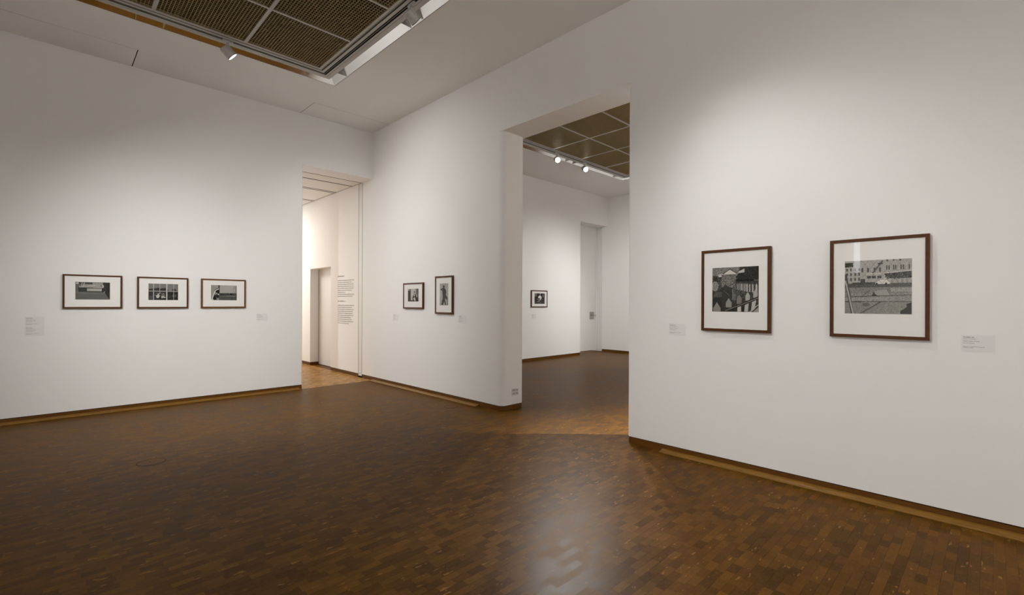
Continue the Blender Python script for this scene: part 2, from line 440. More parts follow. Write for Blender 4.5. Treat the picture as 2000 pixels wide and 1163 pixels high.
def grille_mesh(wx, wy):
    m = MB(); px, py = .0305, .039; nx = round(wx / px); ny = round(wy / py); h = .011
    for i in range(nx + 1):
        x = i * wx / nx; m.box(x - .0022, 0, 0, x + .0022, wy, h)
    for j in range(ny + 1):
        y = j * wy / ny; m.box(0, y - .0022, 0.0008, wx, y + .0022, h * .9)
    return m
protos = {}
def cells(x0, x1, y1, tx, ty):
    xs = [x0] + sorted(tx) + [x1]; ysx = [y1] + ty
    for r in range(len(ysx) - 1):
        for cc in range(len(xs) - 1):
            yield r, cc, xs[cc] + (.019 if cc else .003), xs[cc + 1] - (.019 if cc < len(xs) - 2 else .003), ysx[r + 1] + .015, ysx[r] - (.015 if r else .003)
ROWW = ['far row', 'second row', 'third row']
COLW1 = ['fourth', 'third', 'second', 'first']
COLW2 = ['fourth', 'third', 'second', 'first']
for rn, (rect, tx, ty, cw, where) in enumerate(((R1, TX1, TY1, COLW1, 'front room'), (R2, TX2, TY2, COLW2, 'second room'))):
    for r, cc, xa, xb_, ya_, yb_ in cells(rect[0], rect[2], rect[3], tx, ty):
        key = (rn, round(xb_ - xa, 2), round(yb_ - ya_, 2))
        if key in protos: o = protos[key].copy(); C.objects.link(o)
        else: o = grille_mesh(xb_ - xa, yb_ - ya_).build('ceiling_grille', GRILL); protos[key] = o
        o.location = (xa, ya_, ZC + .004)
        if r < 3: lab = 'bronze eggcrate ceiling panel of the %s, %s, %s from the right track' % (where, ROWW[r], cw[cc])
        else: lab = 'bronze eggcrate ceiling panel overhead in the near half of the ' + where
        tag(o, lab, 'ceiling panel', 'eggcrate ceiling panels of the ' + where)

# ------------------------------------------------------------------ cable mouldings on the floor
SHOE = [(0, .0), (.072, 0), (.074, .006), (.060, .011), (.050, .0115), (.046, .0085), (.042, .0125), (.020, .021), (.004, .024), (0, .024)]
def shoe_x(name, y, xa, xb_):      # along X on a wall facing -Y
    m = MB(); k = len(SHOE)
    m.v = [(xa, y - a, z) for a, z in SHOE] + [(xb_, y - a, z) for a, z in SHOE]
    m.f = [tuple(range(k)), tuple(range(2 * k - 1, k - 1, -1))] + [(i, (i + 1) % k, k + (i + 1) % k, k + i) for i in range(k)]; m.m = [0] * len(m.f)
    return m.build(name, SHOEW)
def shoe_y(name, x, ya, yb):
    m = MB(); k = len(SHOE)
    m.v = [(x - a, ya, z) for a, z in SHOE] + [(x - a, yb, z) for a, z in SHOE]
    m.f = [tuple(range(k)), tuple(range(2 * k - 1, k - 1, -1))] + [(i, (i + 1) % k, k + (i + 1) % k, k + i) for i in range(k)]; m.m = [0] * len(m.f)
    return m.build(name, SHOEW)
struct(shoe_x('trim_5', YA, XL, 2.90)); struct(shoe_y('trim_6', XB, 4.878, 7.81)); struct(shoe_y('trim_7', XB, YN, 2.205))

# ------------------------------------------------------------------ pictures
class Canvas:
    """grey-tone picture drawn from shapes in the units given by the box"""
    def __init__(s, box, nx, ny, g):
        s.b = box; s.nx, s.ny = nx, ny
        s.X, s.Y = np.meshgrid(np.linspace(box[0], box[2], nx), np.linspace(box[1], box[3], ny))
        s.a = np.full((ny, nx), float(g)); s.rng = np.random.default_rng(nx * 31 + ny)
    def p(s, pts, g):
        ins = np.zeros_like(s.a, dtype=bool); k = len(pts)
        for i in range(k):
            x0, y0 = pts[i]; x1, y1 = pts[(i + 1) % k]
            if y0 == y1: continue
            cnd = ((y0 > s.Y) != (y1 > s.Y)) & (s.X < (x1 - x0) * (s.Y - y0) / (y1 - y0) + x0)
            ins ^= cnd
        s.a[ins] = g
    def r(s, x0, y0, x1, y1, g): s.a[(s.X >= x0) & (s.X <= x1) & (s.Y >= y0) & (s.Y <= y1)] = g
    def c(s, x, y, rx, ry, g): s.a[((s.X - x) / rx) ** 2 + ((s.Y - y) / ry) ** 2 < 1] = g
    def l(s, x0, y0, x1, y1, w, g):
        dx, dy = x1 - x0, y1 - y0; t = np.clip(((s.X - x0) * dx + (s.Y - y0) * dy) / (dx * dx + dy * dy), 0, 1)
        s.a[np.hypot(s.X - x0 - t * dx, s.Y - y0 - t * dy) < w / 2] = g
    def n(s, x0, y0, x1, y1, amp, cell=1):
        k = s.rng.normal(0, amp, (s.ny // cell + 1, s.nx // cell + 1)); k = np.kron(k, np.ones((cell, cell)))[:s.ny, :s.nx]
        msk = (s.X >= x0) & (s.X <= x1) & (s.Y >= y0) & (s.Y <= y1); s.a[msk] += k[msk]

def art_one():
    v = Canvas((480, 340, 1358, 782), 110, 56, 98)
    v.r(480, 640, 1358, 782, 92); v.r(480, 560, 1358, 640, 104); v.n(480, 560, 1358, 782, 7)
    v.r(480, 400, 560, 570, 92); v.r(545, 470, 1200, 590, 22); v.p([(1180, 340), (1358, 340), (1358, 782), (1310, 730), (1240, 630), (1150, 600)], 12)
    v.r(480, 340, 580, 400, 60); v.c(525, 368, 38, 22, 190); v.r(620, 345, 1180, 400, 120); v.r(715, 342, 900, 396, 58); v.r(910, 352, 1170, 395, 150)
    v.p([(570, 400), (1180, 400), (1205, 430), (1190, 480), (570, 472)], 178); v.l(690, 440, 1150, 455, 8, 60); v.l(710, 415, 1130, 418, 7, 95)
    v.r(582, 340, 606, 450, 14); v.l(690, 350, 630, 440, 16, 60); v.l(710, 350, 660, 420, 10, 200); v.c(1130, 425, 25, 18, 90)
    v.r(765, 495, 1148, 570, 168); v.p([(1190, 605), (1228, 555), (1215, 612)], 170); v.l(545, 590, 1190, 590, 10, 70); v.n(480, 340, 1358, 480, 10)
    return v
def art_two():
    v = Canvas((436, 350, 1282, 822), 104, 58, 118)
    v.n(436, 350, 1282, 560, 8); v.r(436, 550, 1282, 822, 26)
    v.p([(436, 552), (436, 510), (540, 490), (640, 480), (700, 462), (760, 488), (830, 480), (920, 462), (925, 552)], 36)
    v.p([(1105, 552), (1120, 490), (1160, 480), (1210, 490), (1250, 545), (1282, 552)], 38); v.r(975, 500, 1000, 552, 60)
    v.r(445, 700, 560, 818, 62); v.r(610, 600, 900, 640, 60); v.n(436, 580, 1282, 822, 16, 2)
    v.c(712, 655, 26, 24, 175); v.p([(640, 690), (690, 670), (760, 690), (720, 770), (662, 770)], 195); v.l(615, 680, 660, 690, 14, 140)
    v.c(845, 660, 42, 30, 130); v.p([(790, 700), (850, 690), (890, 690), (880, 750), (800, 785)], 165); v.r(850, 732, 920, 756, 205); v.c(840, 672, 20, 16, 30)
    for x in (1135, 1205): v.c(x, 700, 18, 40, 105)
    v.c(1045, 730, 40, 50, 55)
    for x, w, y1 in ((578, 24, 822), (752, 18, 640), (950, 42, 822), (1157, 18, 822)): v.r(x - w / 2, 350, x + w / 2, y1, 172)
    v.r(436, 553, 1282, 578, 150); v.r(940, 350, 958, 822, 190)
    return v
def art_three():
    v = Canvas((318, 258, 904, 604), 90, 54, 166)
    v.r(318, 258, 500, 604, 150); v.r(505, 440, 904, 604, 82); v.p([(510, 440), (560, 455), (640, 470), (720, 450), (740, 440), (870, 470), (870, 495), (510, 495)], 58)
    v.n(505, 500, 904, 604, 8); v.l(520, 512, 880, 508, 9, 150); v.l(520, 528, 880, 524, 7, 48); v.r(520, 480, 600, 500, 40)
    v.p([(350, 604), (345, 575), (372, 470), (400, 360), (485, 318), (478, 258), (514, 258), (504, 604)], 20)
    v.p([(334, 575), (372, 450), (410, 372), (490, 330), (492, 352), (430, 380), (392, 460), (352, 580)], 214)
    v.c(432, 460, 36, 34, 140); v.c(450, 490, 26, 22, 40); v.c(482, 472, 13, 15, 226); v.p([(425, 510), (450, 560), (490, 545), (495, 600), (450, 600)], 150); v.c(465, 545, 18, 16, 40)
    v.r(318, 580, 370, 604, 205); v.l(505, 258, 503, 604, 6, 110); v.r(882, 275, 897, 604, 78); v.l(826, 440, 846, 275, 5, 112); v.l(858, 440, 850, 275, 5, 120)
    v.c(776, 466, 22, 20, 24); v.r(725, 440, 745, 465, 120); v.l(555, 490, 600, 490, 6, 150); v.r(780, 540, 800, 600, 64)
    return v
def art_four():
    v = Canvas((382, 364, 600, 627), 62, 76, 186)
    v.r(382, 364, 445, 400, 160); v.n(382, 364, 600, 627, 6); v.r(545, 364, 600, 480, 130)
    for x in (552, 566, 584): v.l(x, 364, x - 8, 520, 6, 95)
    v.r(382, 400, 441, 627, 60); v.r(424, 372, 436, 402, 60); v.r(572, 364, 600, 627, 88); v.r(441, 604, 600, 627, 52)
    v.c(518, 432, 13, 17, 80); v.p([(474, 560), (496, 500), (514, 458), (542, 480), (562, 545), (585, 540), (590, 627), (490, 627)], 50)
    v.p([(505, 490), (522, 470), (528, 500), (516, 530)], 205); v.p([(490, 570), (520, 530), (545, 600), (530, 627), (512, 600)], 196); v.c(500, 540, 14, 20, 40)
    return v
def art_five():
    v = Canvas((1034, 250, 1215, 710), 54, 110, 172)
    v.n(1034, 250, 1215, 710, 7, 2); v.l(1042, 560, 1040, 705, 6, 130); v.r(1196, 560, 1215, 705, 135)
    g = 72
    v.c(1122, 318, 21, 30, g); v.p([(1096, 365), (1110, 345), (1140, 350), (1165, 385), (1176, 440), (1166, 490), (1198, 540), (1196, 585), (1176, 590), (1150, 560), (1152, 610), (1176, 700), (1150, 704), (1130, 632), (1106, 706), (1068, 704), (1082, 620), (1100, 545), (1090, 440)], g)
    v.p([(1098, 410), (1052, 384), (1052, 366), (1090, 346), (1112, 350), (1112, 362), (1078, 374), (1108, 388)], g); v.l(1180, 590, 1205, 700, 8, 110); v.n(1080, 340, 1200, 700, 8, 2)
    return v
def art_six():
    v = Canvas((281, 265, 569, 565), 56, 58, 46)
    v.p([(281, 265), (345, 265), (350, 320), (290, 370), (281, 370)], 118); v.r(352, 265, 420, 330, 30); v.r(428, 265, 452, 335, 160); v.r(515, 285, 535, 375, 165); v.r(455, 270, 512, 330, 28)
    v.n(281, 265, 569, 565, 10, 2); v.p([(281, 520), (569, 420), (569, 450), (281, 560)], 96); v.p([(300, 565), (569, 470), (569, 540), (420, 565)], 78); v.l(281, 555, 569, 440, 14, 24)
    v.c(432, 385, 50, 58, 222); v.c(415, 425, 34, 24, 36); v.c(440, 420, 16, 28, 210); v.l(355, 432, 400, 455, 10, 205); v.l(400, 455, 462, 448, 10, 200); v.l(365, 515, 430, 480, 12, 180); v.l(410, 540, 445, 512, 10, 140)
    return v
def picket(v, x, top, w, bot, g, lean=0):
    v.p([(x - w / 2, bot), (x - w / 2 + lean, top + w * .8), (x + lean, top), (x + w / 2 + lean, top + w * .8), (x + w / 2, bot)], g)
def art_seven():
    v = Canvas((188, 318, 742, 856), 190, 184, 58)
    v.r(188, 318, 520, 420, 122); v.n(188, 318, 520, 480, 26, 2)
    v.p([(320, 400), (405, 345), (492, 402)], 205); v.l(320, 398, 405, 338, 7, 40); v.l(405, 338, 490, 392, 7, 46); v.r(264, 398, 322, 432, 190)
    v.r(300, 405, 480, 560, 108); v.n(250, 400, 500, 560, 30, 2); v.n(250, 400, 500, 560, 18)
    v.p([(495, 480), (495, 410), (560, 330), (742, 318), (742, 500)], 44); v.n(495, 318, 742, 490, 20, 2); v.p([(508, 392), (508, 372), (578, 340), (578, 384)], 186); v.l(505, 365, 585, 322, 6, 30)
    v.r(480, 470, 742, 490, 28); v.r(690, 474, 742, 488, 110); v.r(470, 490, 742, 520, 60); v.r(470, 520, 742, 700, 70); v.n(420, 500, 742, 760, 22, 2)
    v.c(220, 545, 45, 60, 132); v.n(188, 480, 300, 620, 24, 2); v.r(188, 610, 330, 856, 46); v.n(188, 600, 330, 856, 14, 2)
    for i in range(7): v.l(205 + i * 15, 680, 222 + i * 14, 615, 4, 140)
    v.p([(300, 700), (318, 560), (350, 520), (400, 560), (410, 690), (350, 800), (310, 800)], 62); v.l(330, 600, 400, 660, 6, 100)
    for i, x in enumerate((440, 455, 470)): v.l(x, 565, x - 2, 715, 5, 150)
    for i, x in enumerate((497, 517, 540, 562, 585, 610, 640, 676, 718)): picket(v, x, 512 + abs(i - 2) * 2, 9 + i * 1.3, 590 + i * 5, 158 + (i % 3) * 16)
    v.n(480, 500, 742, 660, 10)
    picket(v, 245, 738, 96, 856, 138); picket(v, 392, 690, 70, 806, 146); picket(v, 518, 648, 58, 764, 122); picket(v, 618, 620, 54, 722, 168); picket(v, 708, 586, 50, 690, 172)
    v.n(188, 580, 742, 856, 5)
    v.p([(330, 850), (430, 808), (490, 775), (742, 670), (742, 700), (520, 790), (440, 856)], 42); v.l(350, 846, 742, 690, 6, 150)
    v.p([(495, 856), (500, 800), (540, 790), (540, 856)], 196); v.p([(578, 856), (585, 775), (630, 755), (622, 856)], 186); v.p([(655, 856), (668, 740), (715, 715), (700, 820)], 182); v.l(640, 856, 742, 770, 10, 170); v.r(542, 800, 578, 856, 34)
    v.p([(680, 856), (742, 800), (742, 856)], 150); v.n(660, 800, 742, 856, 30)
    return v
def art_eight():
    v = Canvas((208, 306, 904, 866), 210, 170, 138)
    v.n(208, 306, 904, 866, 13); v.r(208, 306, 904, 545, 168); v.n(208, 306, 904, 545, 16)
    v.r(208, 325, 300, 372, 52); v.n(208, 325, 310, 380, 30, 2)
    for y in (400, 450, 500):
        for x in (230, 275, 320, 365): v.r(x - 8, y - 15, x + 8, y + 15, 72)
    for x in (400, 460, 530, 585): v.r(x - 10, 385, x + 10, 430, 82)
    for x in (655, 680, 725, 745, 800, 822, 880): v.r(x - 7, 365, x + 7, 412, 74)
    for x in (660, 725, 790): v.r(x - 6, 306, x + 8, 325, 80)
    for x in (470, 520, 580): v.r(x - 22, 470, x + 22, 496, 66)
    v.l(610, 320, 510, 440, 16, 92); v.l(570, 345, 610, 345, 14, 60)
    v.p([(628, 448), (904, 430), (904, 500), (660, 505)], 66); v.n(628, 440, 904, 510, 34, 2); v.l(625, 445, 904, 425, 8, 210)
    for x in (700, 750, 800, 850): v.r(x, 500, x + 22, 545, 150)
    v.r(380, 500, 430, 545, 70); v.r(440, 440, 620, 455, 190)
    v.r(208, 548, 904, 588, 84); v.n(208, 545, 904, 590, 16); v.r(290, 535, 535, 556, 70)
    v.p([(538, 545), (570, 525), (600, 512), (660, 514), (690, 540), (690, 556), (538, 556)], 214); v.c(552, 552, 11, 10, 40); v.c(650, 552, 11, 10, 40)
    v.r(208, 590, 904, 650, 128); v.r(700, 600, 904, 640, 158); v.n(208, 590, 904, 690, 14, 2)
    v.p([(520, 690), (500, 678), (520, 640), (570, 620), (660, 615), (690, 672)], 158); v.p([(500, 680), (525, 632), (535, 660), (560, 675), (560, 686)], 54)
    v.l(208, 690, 904, 672, 7, 70); v.l(208, 740, 904, 738, 8, 62); v.l(360, 710, 480, 620, 6, 80); v.l(690, 668, 660, 615, 5, 100); v.r(208, 694, 904, 734, 148); v.n(208, 694, 904, 734, 16, 2)
    for i in range(14): v.l(208, 760 + i * 16, 904, 700 + i * 22, 2, 112)
    for i in range(16): v.l(200 + i * 55, 866, 330 + i * 45, 745, 2, 116)
    v.l(375, 866, 590, 742, 7, 52); v.l(400, 866, 600, 744, 4, 78); v.c(440, 770, 40, 20, 100); v.n(208, 745, 904, 866, 10)
    v.l(212, 460, 292, 866, 36, 84); v.l(214, 520, 300, 866, 16, 176); v.n(208, 460, 300, 866, 12)
    for i in range(9):
        v.l(208 + i * 90, 306, 208 + i * 90 + 260, 600, 2.5, 112); v.l(208 + i * 90, 600, 208 + i * 90 + 260, 306, 2.5, 112)
    v.p([(792, 866), (792, 835), (830, 815), (858, 790), (852, 765), (904, 745), (904, 866)], 46)
    return v

def print_obj(cv, w, h, cx, cz, y, parent):
    nx, ny = cv.nx, cv.ny
    xs = np.linspace(cx - w / 2, cx + w / 2, nx + 1); zs = np.linspace(cz + h / 2, cz - h / 2, ny + 1)
    V = [(xs[i], y, zs[j]) for j in range(ny + 1) for i in range(nx + 1)]
    F = [(j * (nx + 1) + i, (j + 1) * (nx + 1) + i, (j + 1) * (nx + 1) + i + 1, j * (nx + 1) + i + 1) for j in range(ny) for i in range(nx)]
    me = bpy.data.meshes.new('photograph'); me.from_pydata([tuple(map(float, p)) for p in V], [], F)
    at = me.color_attributes.new('Tone', 'FLOAT_COLOR', 'CORNER')
    g = np.clip(cv.a, 6, 235) / 255.0; lin = np.where(g <= .04045, g / 12.92, ((g + .055) / 1.055) ** 2.4).reshape(-1)
    colr = np.stack([lin, lin * .965, lin * .88, np.ones_like(lin)], 1)
    at.data.foreach_set('color', np.repeat(colr, 4, axis=0).astype(np.float32).reshape(-1))
    me.materials.append(PRINT); me.update()
    o = bpy.data.objects.new('photograph', me); C.objects.link(o); o.parent = parent
    return o

def picture(loc, rz, w, h, fw, ph, art, label, wood=FRAMEW, dep=.030):
    """ph = (left, top, right, bottom) of the print from the frame's left / bottom edge; loc = bottom centre on the wall"""
    r = empty('framed_photograph', loc, rz); tag(r, label, 'picture', 'framed photographs on the walls')
    f = MB(); a, bz = w / 2, 0
    O = [(-a, 0), (a, 0), (a, h), (-a, h)]; I = [(-a + fw, fw), (a - fw, fw), (a - fw, h - fw), (-a + fw, h - fw)]
    for i in range(4):
        j = (i + 1) % 4; k = len(f.v)
        q = [O[i], O[j], I[j], I[i]]
        f.v += [(x, -dep, z) for x, z in q] + [(x, -.002, z) for x, z in q]
        for s in ((0, 1, 2, 3), (7, 6, 5, 4), (0, 4, 5, 1), (2, 6, 7, 3)): f.f.append(tuple(k + t for t in s)); f.m.append(0)
    f.build('frame', wood, r, bevel=.0015)
    m = MB(); m.box(-a + fw - .002, -dep + .007, fw - .002, a - fw + .002, -.004, h - fw + .002); m.build('mat', MATB, r)
    print_obj(art(), ph[2] - ph[0], ph[1] - ph[3], (ph[0] + ph[2]) / 2 - a, (ph[1] + ph[3]) / 2, -dep + .0062, r)
    gl = MB(); gl.box(-a + fw - .001, -dep + .003, fw - .001, a - fw + .001, -dep + .0042, h - fw + .001); gl.build('glass', GLASS, r)
    return r
def picA(x0, x1, z0, z1, fw, px0, pz1, px1, pz0, art, label, wood=FRAMEW):
    picture(((x0 + x1) / 2, YA, z0), 0, x1 - x0, z1 - z0, fw, (px0 - x0, pz1 - z0, px1 - x0, pz0 - z0), art, label, wood)
def picB(y1, y0, z0, z1, fw, py1, pz1, py0, pz0, art, label, wood=FRAMEW):
    picture((XB, (y0 + y1) / 2, z0), -math.pi / 2, y1 - y0, z1 - z0, fw, (y1 - py1, pz1 - z0, y1 - py0, pz0 - z0), art, label, wood)
picA(.136, .692, 1.311, 1.726, .0185, .250, 1.636, .572, 1.421, art_one, 'landscape print of a shiny car bumper and dark floor, leftmost on the far wall')
picA(.843, 1.401, 1.310, 1.725, .0185, .960, 1.638, 1.284, 1.420, art_two, 'landscape print of figures behind white window bars, middle of three on the far wall')
picA(1.553, 2.119, 1.311, 1.727, .0195, 1.672, 1.639, 2.000, 1.423, art_three, 'landscape print of a curved car door edge before a pale field, nearest the passage', FRAMELIT)
picB(6.762, 6.190, 1.302, 1.713, .0225, 6.623, 1.619, 6.320, 1.417, art_four, 'small print with a tall dark block beside a person, left of two near the passage')
picB(5.873, 5.444, 1.234, 1.792, .0245, 5.758, 1.683, 5.549, 1.360, art_five, 'tall narrow print of a dark standing figure with raised arm, on the pier')
picA(8.338, 8.925, 1.296, 1.709, .0215, 8.452, 1.637, 8.822, 1.380, art_six, 'small square print of a white round shape on dark ground, seen in the second room')
picB(1.825, 1.261, 1.162, 1.867, .0235, 1.729, 1.711, 1.351, 1.332, art_seven, 'upright framed print of a white picket fence and gabled houses, right of the opening')
picB(.857, .299, 1.161, 1.870, .0225, .765, 1.712, .389, 1.333, art_eight, 'upright framed print of a street behind wire mesh, rightmost picture on the right wall', FRAMEW)

# ------------------------------------------------------------------ lettering
def strokes(m, x0, x1, z, xh, y, bold=False, seed=0):
    """a line of small printing from x0 to x1 on baseline z, built of letter strokes"""
    rg = random.Random(seed); x = x0; sw = xh * (.30 if bold else .20)
    def q(a, b, cc, d): m.poly([(a, y, cc), (b, y, cc), (b, y, d), (a, y, d)])
    left = rg.randint(2, 8)
    while x < x1 - xh * .6:
        if left == 0:
            x += xh * .55; left = rg.randint(2, 9); continue
        k = rg.choice('nnouieetlsa'); wd = xh * .62
        if k in 'il': q(x, x + sw, z, z + xh * (1.5 if k == 'l' else 1)); wd = sw
        elif k == 't': q(x + sw * .5, x + 1.5 * sw, z, z + xh * 1.3); q(x, x + wd * .8, z + xh * .85, z + xh); wd *= .8
        elif k == 'n': q(x, x + sw, z, z + xh); q(x + wd - sw, x + wd, z, z + xh * .9); q(x + sw, x + wd - sw, z + xh * .82, z + xh)
        elif k == 'u': q(x, x + sw, z, z + xh); q(x + wd - sw, x + wd, z, z + xh); q(x + sw, x + wd - sw, z, z + xh * .18)
        elif k == 'o': q(x, x + sw, z + .1 * xh, z + .9 * xh); q(x + wd - sw, x + wd, z + .1 * xh, z + .9 * xh); q(x + sw, x + wd - sw, z + xh * .82, z + xh); q(x + sw, x + wd - sw, z, z + xh * .18)
        else: q(x, x + sw, z + .1 * xh, z + .9 * xh); q(x + sw, x + wd, z + xh * .82, z + xh); q(x + sw, x + wd, z, z + xh * .18); q(x + sw, x + wd, z + .42 * xh, z + .58 * xh)
        x += wd + xh * .2; left -= 1

def label_card(loc, rz, w, h, label, lines, ink=1.0):
    r = empty('wall_label', loc, rz); tag(r, label, 'wall label', 'caption cards beside the pictures')
    m = MB(); m.box(-w / 2, -.003, 0, w / 2, -.0002, h); m.build('card', CARD, r)
    t = MB()
    for i, (f, wd, xh, bold) in enumerate(lines):
        strokes(t, -w / 2 + .010, -w / 2 + .010 + wd * w, h * (1 - f), xh, -.0034, bold, int(abs(loc[0] * 77 + loc[1] * 131) * 10) + i)
    t.build('lettering', INK, r)
LN = [(.17, .33, .0055, True), (.27, .42, .0035, False), (.42, .50, .0045, False), (.54, .36, .0040, False), (.76, .64, .0035, False), (.83, .30, .0035, False)]
def cardA(x0, z0, label, w=.16, h=.112): label_card((x0 + w / 2, YA, z0), 0, w, h, label, LN)
def cardB(y1, z0, label, w=.165, h=.112): label_card((XB, y1 - w / 2, z0), -math.pi / 2, w, h, label, LN)
cardA(-.178, 1.106, 'pale caption card left of the far wall pictures, upper of the stacked pair')
cardA(-.178, .992, 'pale caption card left of the far wall pictures, lower of the stacked pair')
cardA(2.275, 1.108, 'pale caption card on the far wall between the last picture and the passage')
cardB(7.116, 1.094, 'pale caption card on the pier left of the small print near the passage')
cardB(5.332, 1.110, 'pale caption card on the pier right of the tall narrow print')
cardB(2.145, 1.103, 'pale caption card between the wide opening and the picket fence picture')
cardB(.148, 1.108, 'pale caption card at the far right, right of the street picture', .152, .100)
cardA(8.385, 1.018, 'pale caption card under the small picture in the second room', .15, .115)

# introductory wall text in the passage
r = empty('wall_text', (XB, 8.895, 1.0), -math.pi / 2)
tag(r, 'dark introductory text in two paragraphs lettered on the passage wall beside the door', 'wall text')
W0 = -.355
def para(name, z0, widths, xh, bold, seed):
    m = MB()
    for i, wd in enumerate(widths): strokes(m, W0, W0 + wd * .71, z0 - i * .0391, xh, -.0012, bold, seed + i)
    m.build(name, VINYL, r)
para('heading', .905, [.42], .0185, True, 11)
para('paragraph', .822, [1, .84, .97, .98, .98, .88, .47, 1, .9], .0155, False, 21)
para('heading', .412, [.45], .0185, True, 12)
para('paragraph', .330, [1, .88, .97, .93, .92, .97, .8, .88, .97, .7], .0155, False, 51)

# ------------------------------------------------------------------ small fittings
r = empty('wall_socket', (4.414, 4.432, .182)); tag(r, 'white four-way power socket plate low on the end of the pier', 'power socket')
m = MB(); m.box(-.06, -.007, 0, .06, -.0003, .092); m.build('socket_plate', SOCKP, r, bevel=.002)
for i in range(4):
    m = MB(); cx = -.029 + (i % 2) * .058; cz = .024 + (i // 2) * .044
    m.prism(outline([(cx - .022, cz - .013, .006), (cx + .022, cz - .013, .006), (cx + .022, cz + .013, .006), (cx - .022, cz + .013, .006)]), 0, .0012)
    m.v = [(x, -.0072 - zz, y) for x, y, zz in m.v]
    for k in (-1, 0, 1): m.cyl((cx + k * .011, -.0084, cz + .002), (0, -1, 0), .0028, .0028, .0004, 10, 1)
    m.build('socket_insert', [SOCKI, SOCKH], r)

def floor_outlet(x, y, rad, label):
    r = empty('floor_outlet', (x, y, 0)); tag(r, label, 'floor outlet', 'round outlet lids let into the floor')
    m = MB(); n = 48
    for i in range(n):
        a, b2 = 2 * math.pi * i / n, 2 * math.pi * (i + 1) / n
        p = lambda q, t, z: (q * math.cos(t), q * math.sin(t), z)
        m.poly([p(rad - .004, a, .0012), p(rad, a, .0012), p(rad, b2, .0012), p(rad - .004, b2, .0012)])
        m.poly([p(rad, a, .0012), p(rad, a, 0), p(rad, b2, 0), p(rad, b2, .0012)])
    m.build('rim', DARK, r)
    m = MB(); m.cyl((0, 0, .0002), (0, 0, 1), rad - .004, rad - .004, .0008, 48); m.build('lid', FLOORM, r)
    m = MB(); m.cyl((-.005, .01, .0008), (0, 0, 1), .006, .006, .0006, 16); m.build('finger_hole', DARK, r)
floor_outlet(.654, 5.14, .103, 'thin dark round outlet lid in the parquet, in the open floor at left')
floor_outlet(3.885, 5.115, .088, 'thin dark round outlet lid in the parquet close to the pier')

# ------------------------------------------------------------------ spotlights
def head_parts(root):
    a = MB(); a.box(-.055, -.014, -.026, .055, .014, .0018); a.build('track_adapter', SPOTW, root, bevel=.003)
    s = MB(); s.cyl((0, 0, -.0262), (0, 0, -1), .016, .016, .036, 20); s.cyl((0, 0, -.062), (0, 0, -1), .020, .014, .02, 20); s.build('stem', SPOTW, root, smooth=True)
    h = MB(); h.cyl((0, 0, .056), (0, 0, -1), .050, .057, .014, 40, 0); h.cyl((0, 0, .042), (0, 0, -1), .057, .057, .106, 40, 0)
    h.box(-.062, -.012, -.01, .062, .012, .05)
    hd = h.build('housing', SPOTW, root)
    bz = MB(); bz.cyl((0, 0, -.0641), (0, 0, -1), .058, .057, .006, 40); bz.build('bezel', LENSB, hd)
    l = MB(); l.cyl((0, 0, -.0702), (0, 0, -1), .049, .049, .0012, 40); l.build('lens', LENS, hd)
    return hd
proto_root = None
def spotlight(x, y, target, label, power, size=58, blend=1.0, along_y=False, color=(1, .99, .962), radius=.045, lit=True):
    global proto_root
    root = empty('track_spotlight', (x, y, ZC), math.pi / 2 if along_y else 0)
    if proto_root is None:
        hd = head_parts(root); proto_root = root
    else:
        for ch in list(proto_root.children):
            k = ch.copy(); C.objects.link(k); k.parent = root
            for gch in ch.children: q = gch.copy(); C.objects.link(q); q.parent = k
            if ch.name.startswith('housing'): hd = k
    tag(root, label, 'spotlight', 'spotlights on the ceiling tracks')
    p = Vector((x, y, ZC - .125)); dirn = (Vector(target) - p).normalized()
    q = dirn.to_track_quat('-Z', 'Y')
    loc = Matrix.Rotation(-(math.pi / 2 if along_y else 0), 4, 'Z')
    hd.matrix_parent_inverse = Matrix.Identity(4)
    hd.location = (0, 0, -.125); hd.rotation_mode = 'QUATERNION'; hd.rotation_quaternion = (loc.to_quaternion() @ q)
    if not lit:
        for q2 in hd.children:
            if q2.name.startswith('lens'): q2.data = q2.data.copy(); q2.data.materials[0] = LENSOFF
        return root
    ld = bpy.data.lights.new('spot_beam', 'SPOT'); ld.energy = power; ld.spot_size = math.radians(size); ld.spot_blend = blend
    ld.shadow_soft_size = radius; ld.color = color
    lo = bpy.data.objects.new('spot_beam', ld); C.objects.link(lo); lo.location = p + dirn * .082; lo.rotation_mode = 'QUATERNION'; lo.rotation_quaternion = q
    return root
TR1 = 2.525 + .119; TL1 = R1[0] - .119; TF1 = 6.157 + .119; TN1 = R1[1] - .119
TF2 = 6.122 + .119; TL2 = R2[0] - .119; TR2 = R2[2] + .119
P = 1.0
# in view
spotlight(1.50, TF1, (XB, 6.2, 1.85), 'lit grey track spotlight on the far track of the front room', 165, 112)
spotlight(TR1, 4.17, (XB, 4.15, 3.25), 'unlit grey track spotlight turned to the right, on the right track', 0, along_y=True, lit=False)
spotlight(7.40, TF2, (4.5, 2.5, 2.0), 'lit round spotlight in the second room, left of two', 750, 62)
spotlight(8.33, TF2, (5.2, 1.0, .9), 'lit round spotlight in the second room, right of two', 600, 66)
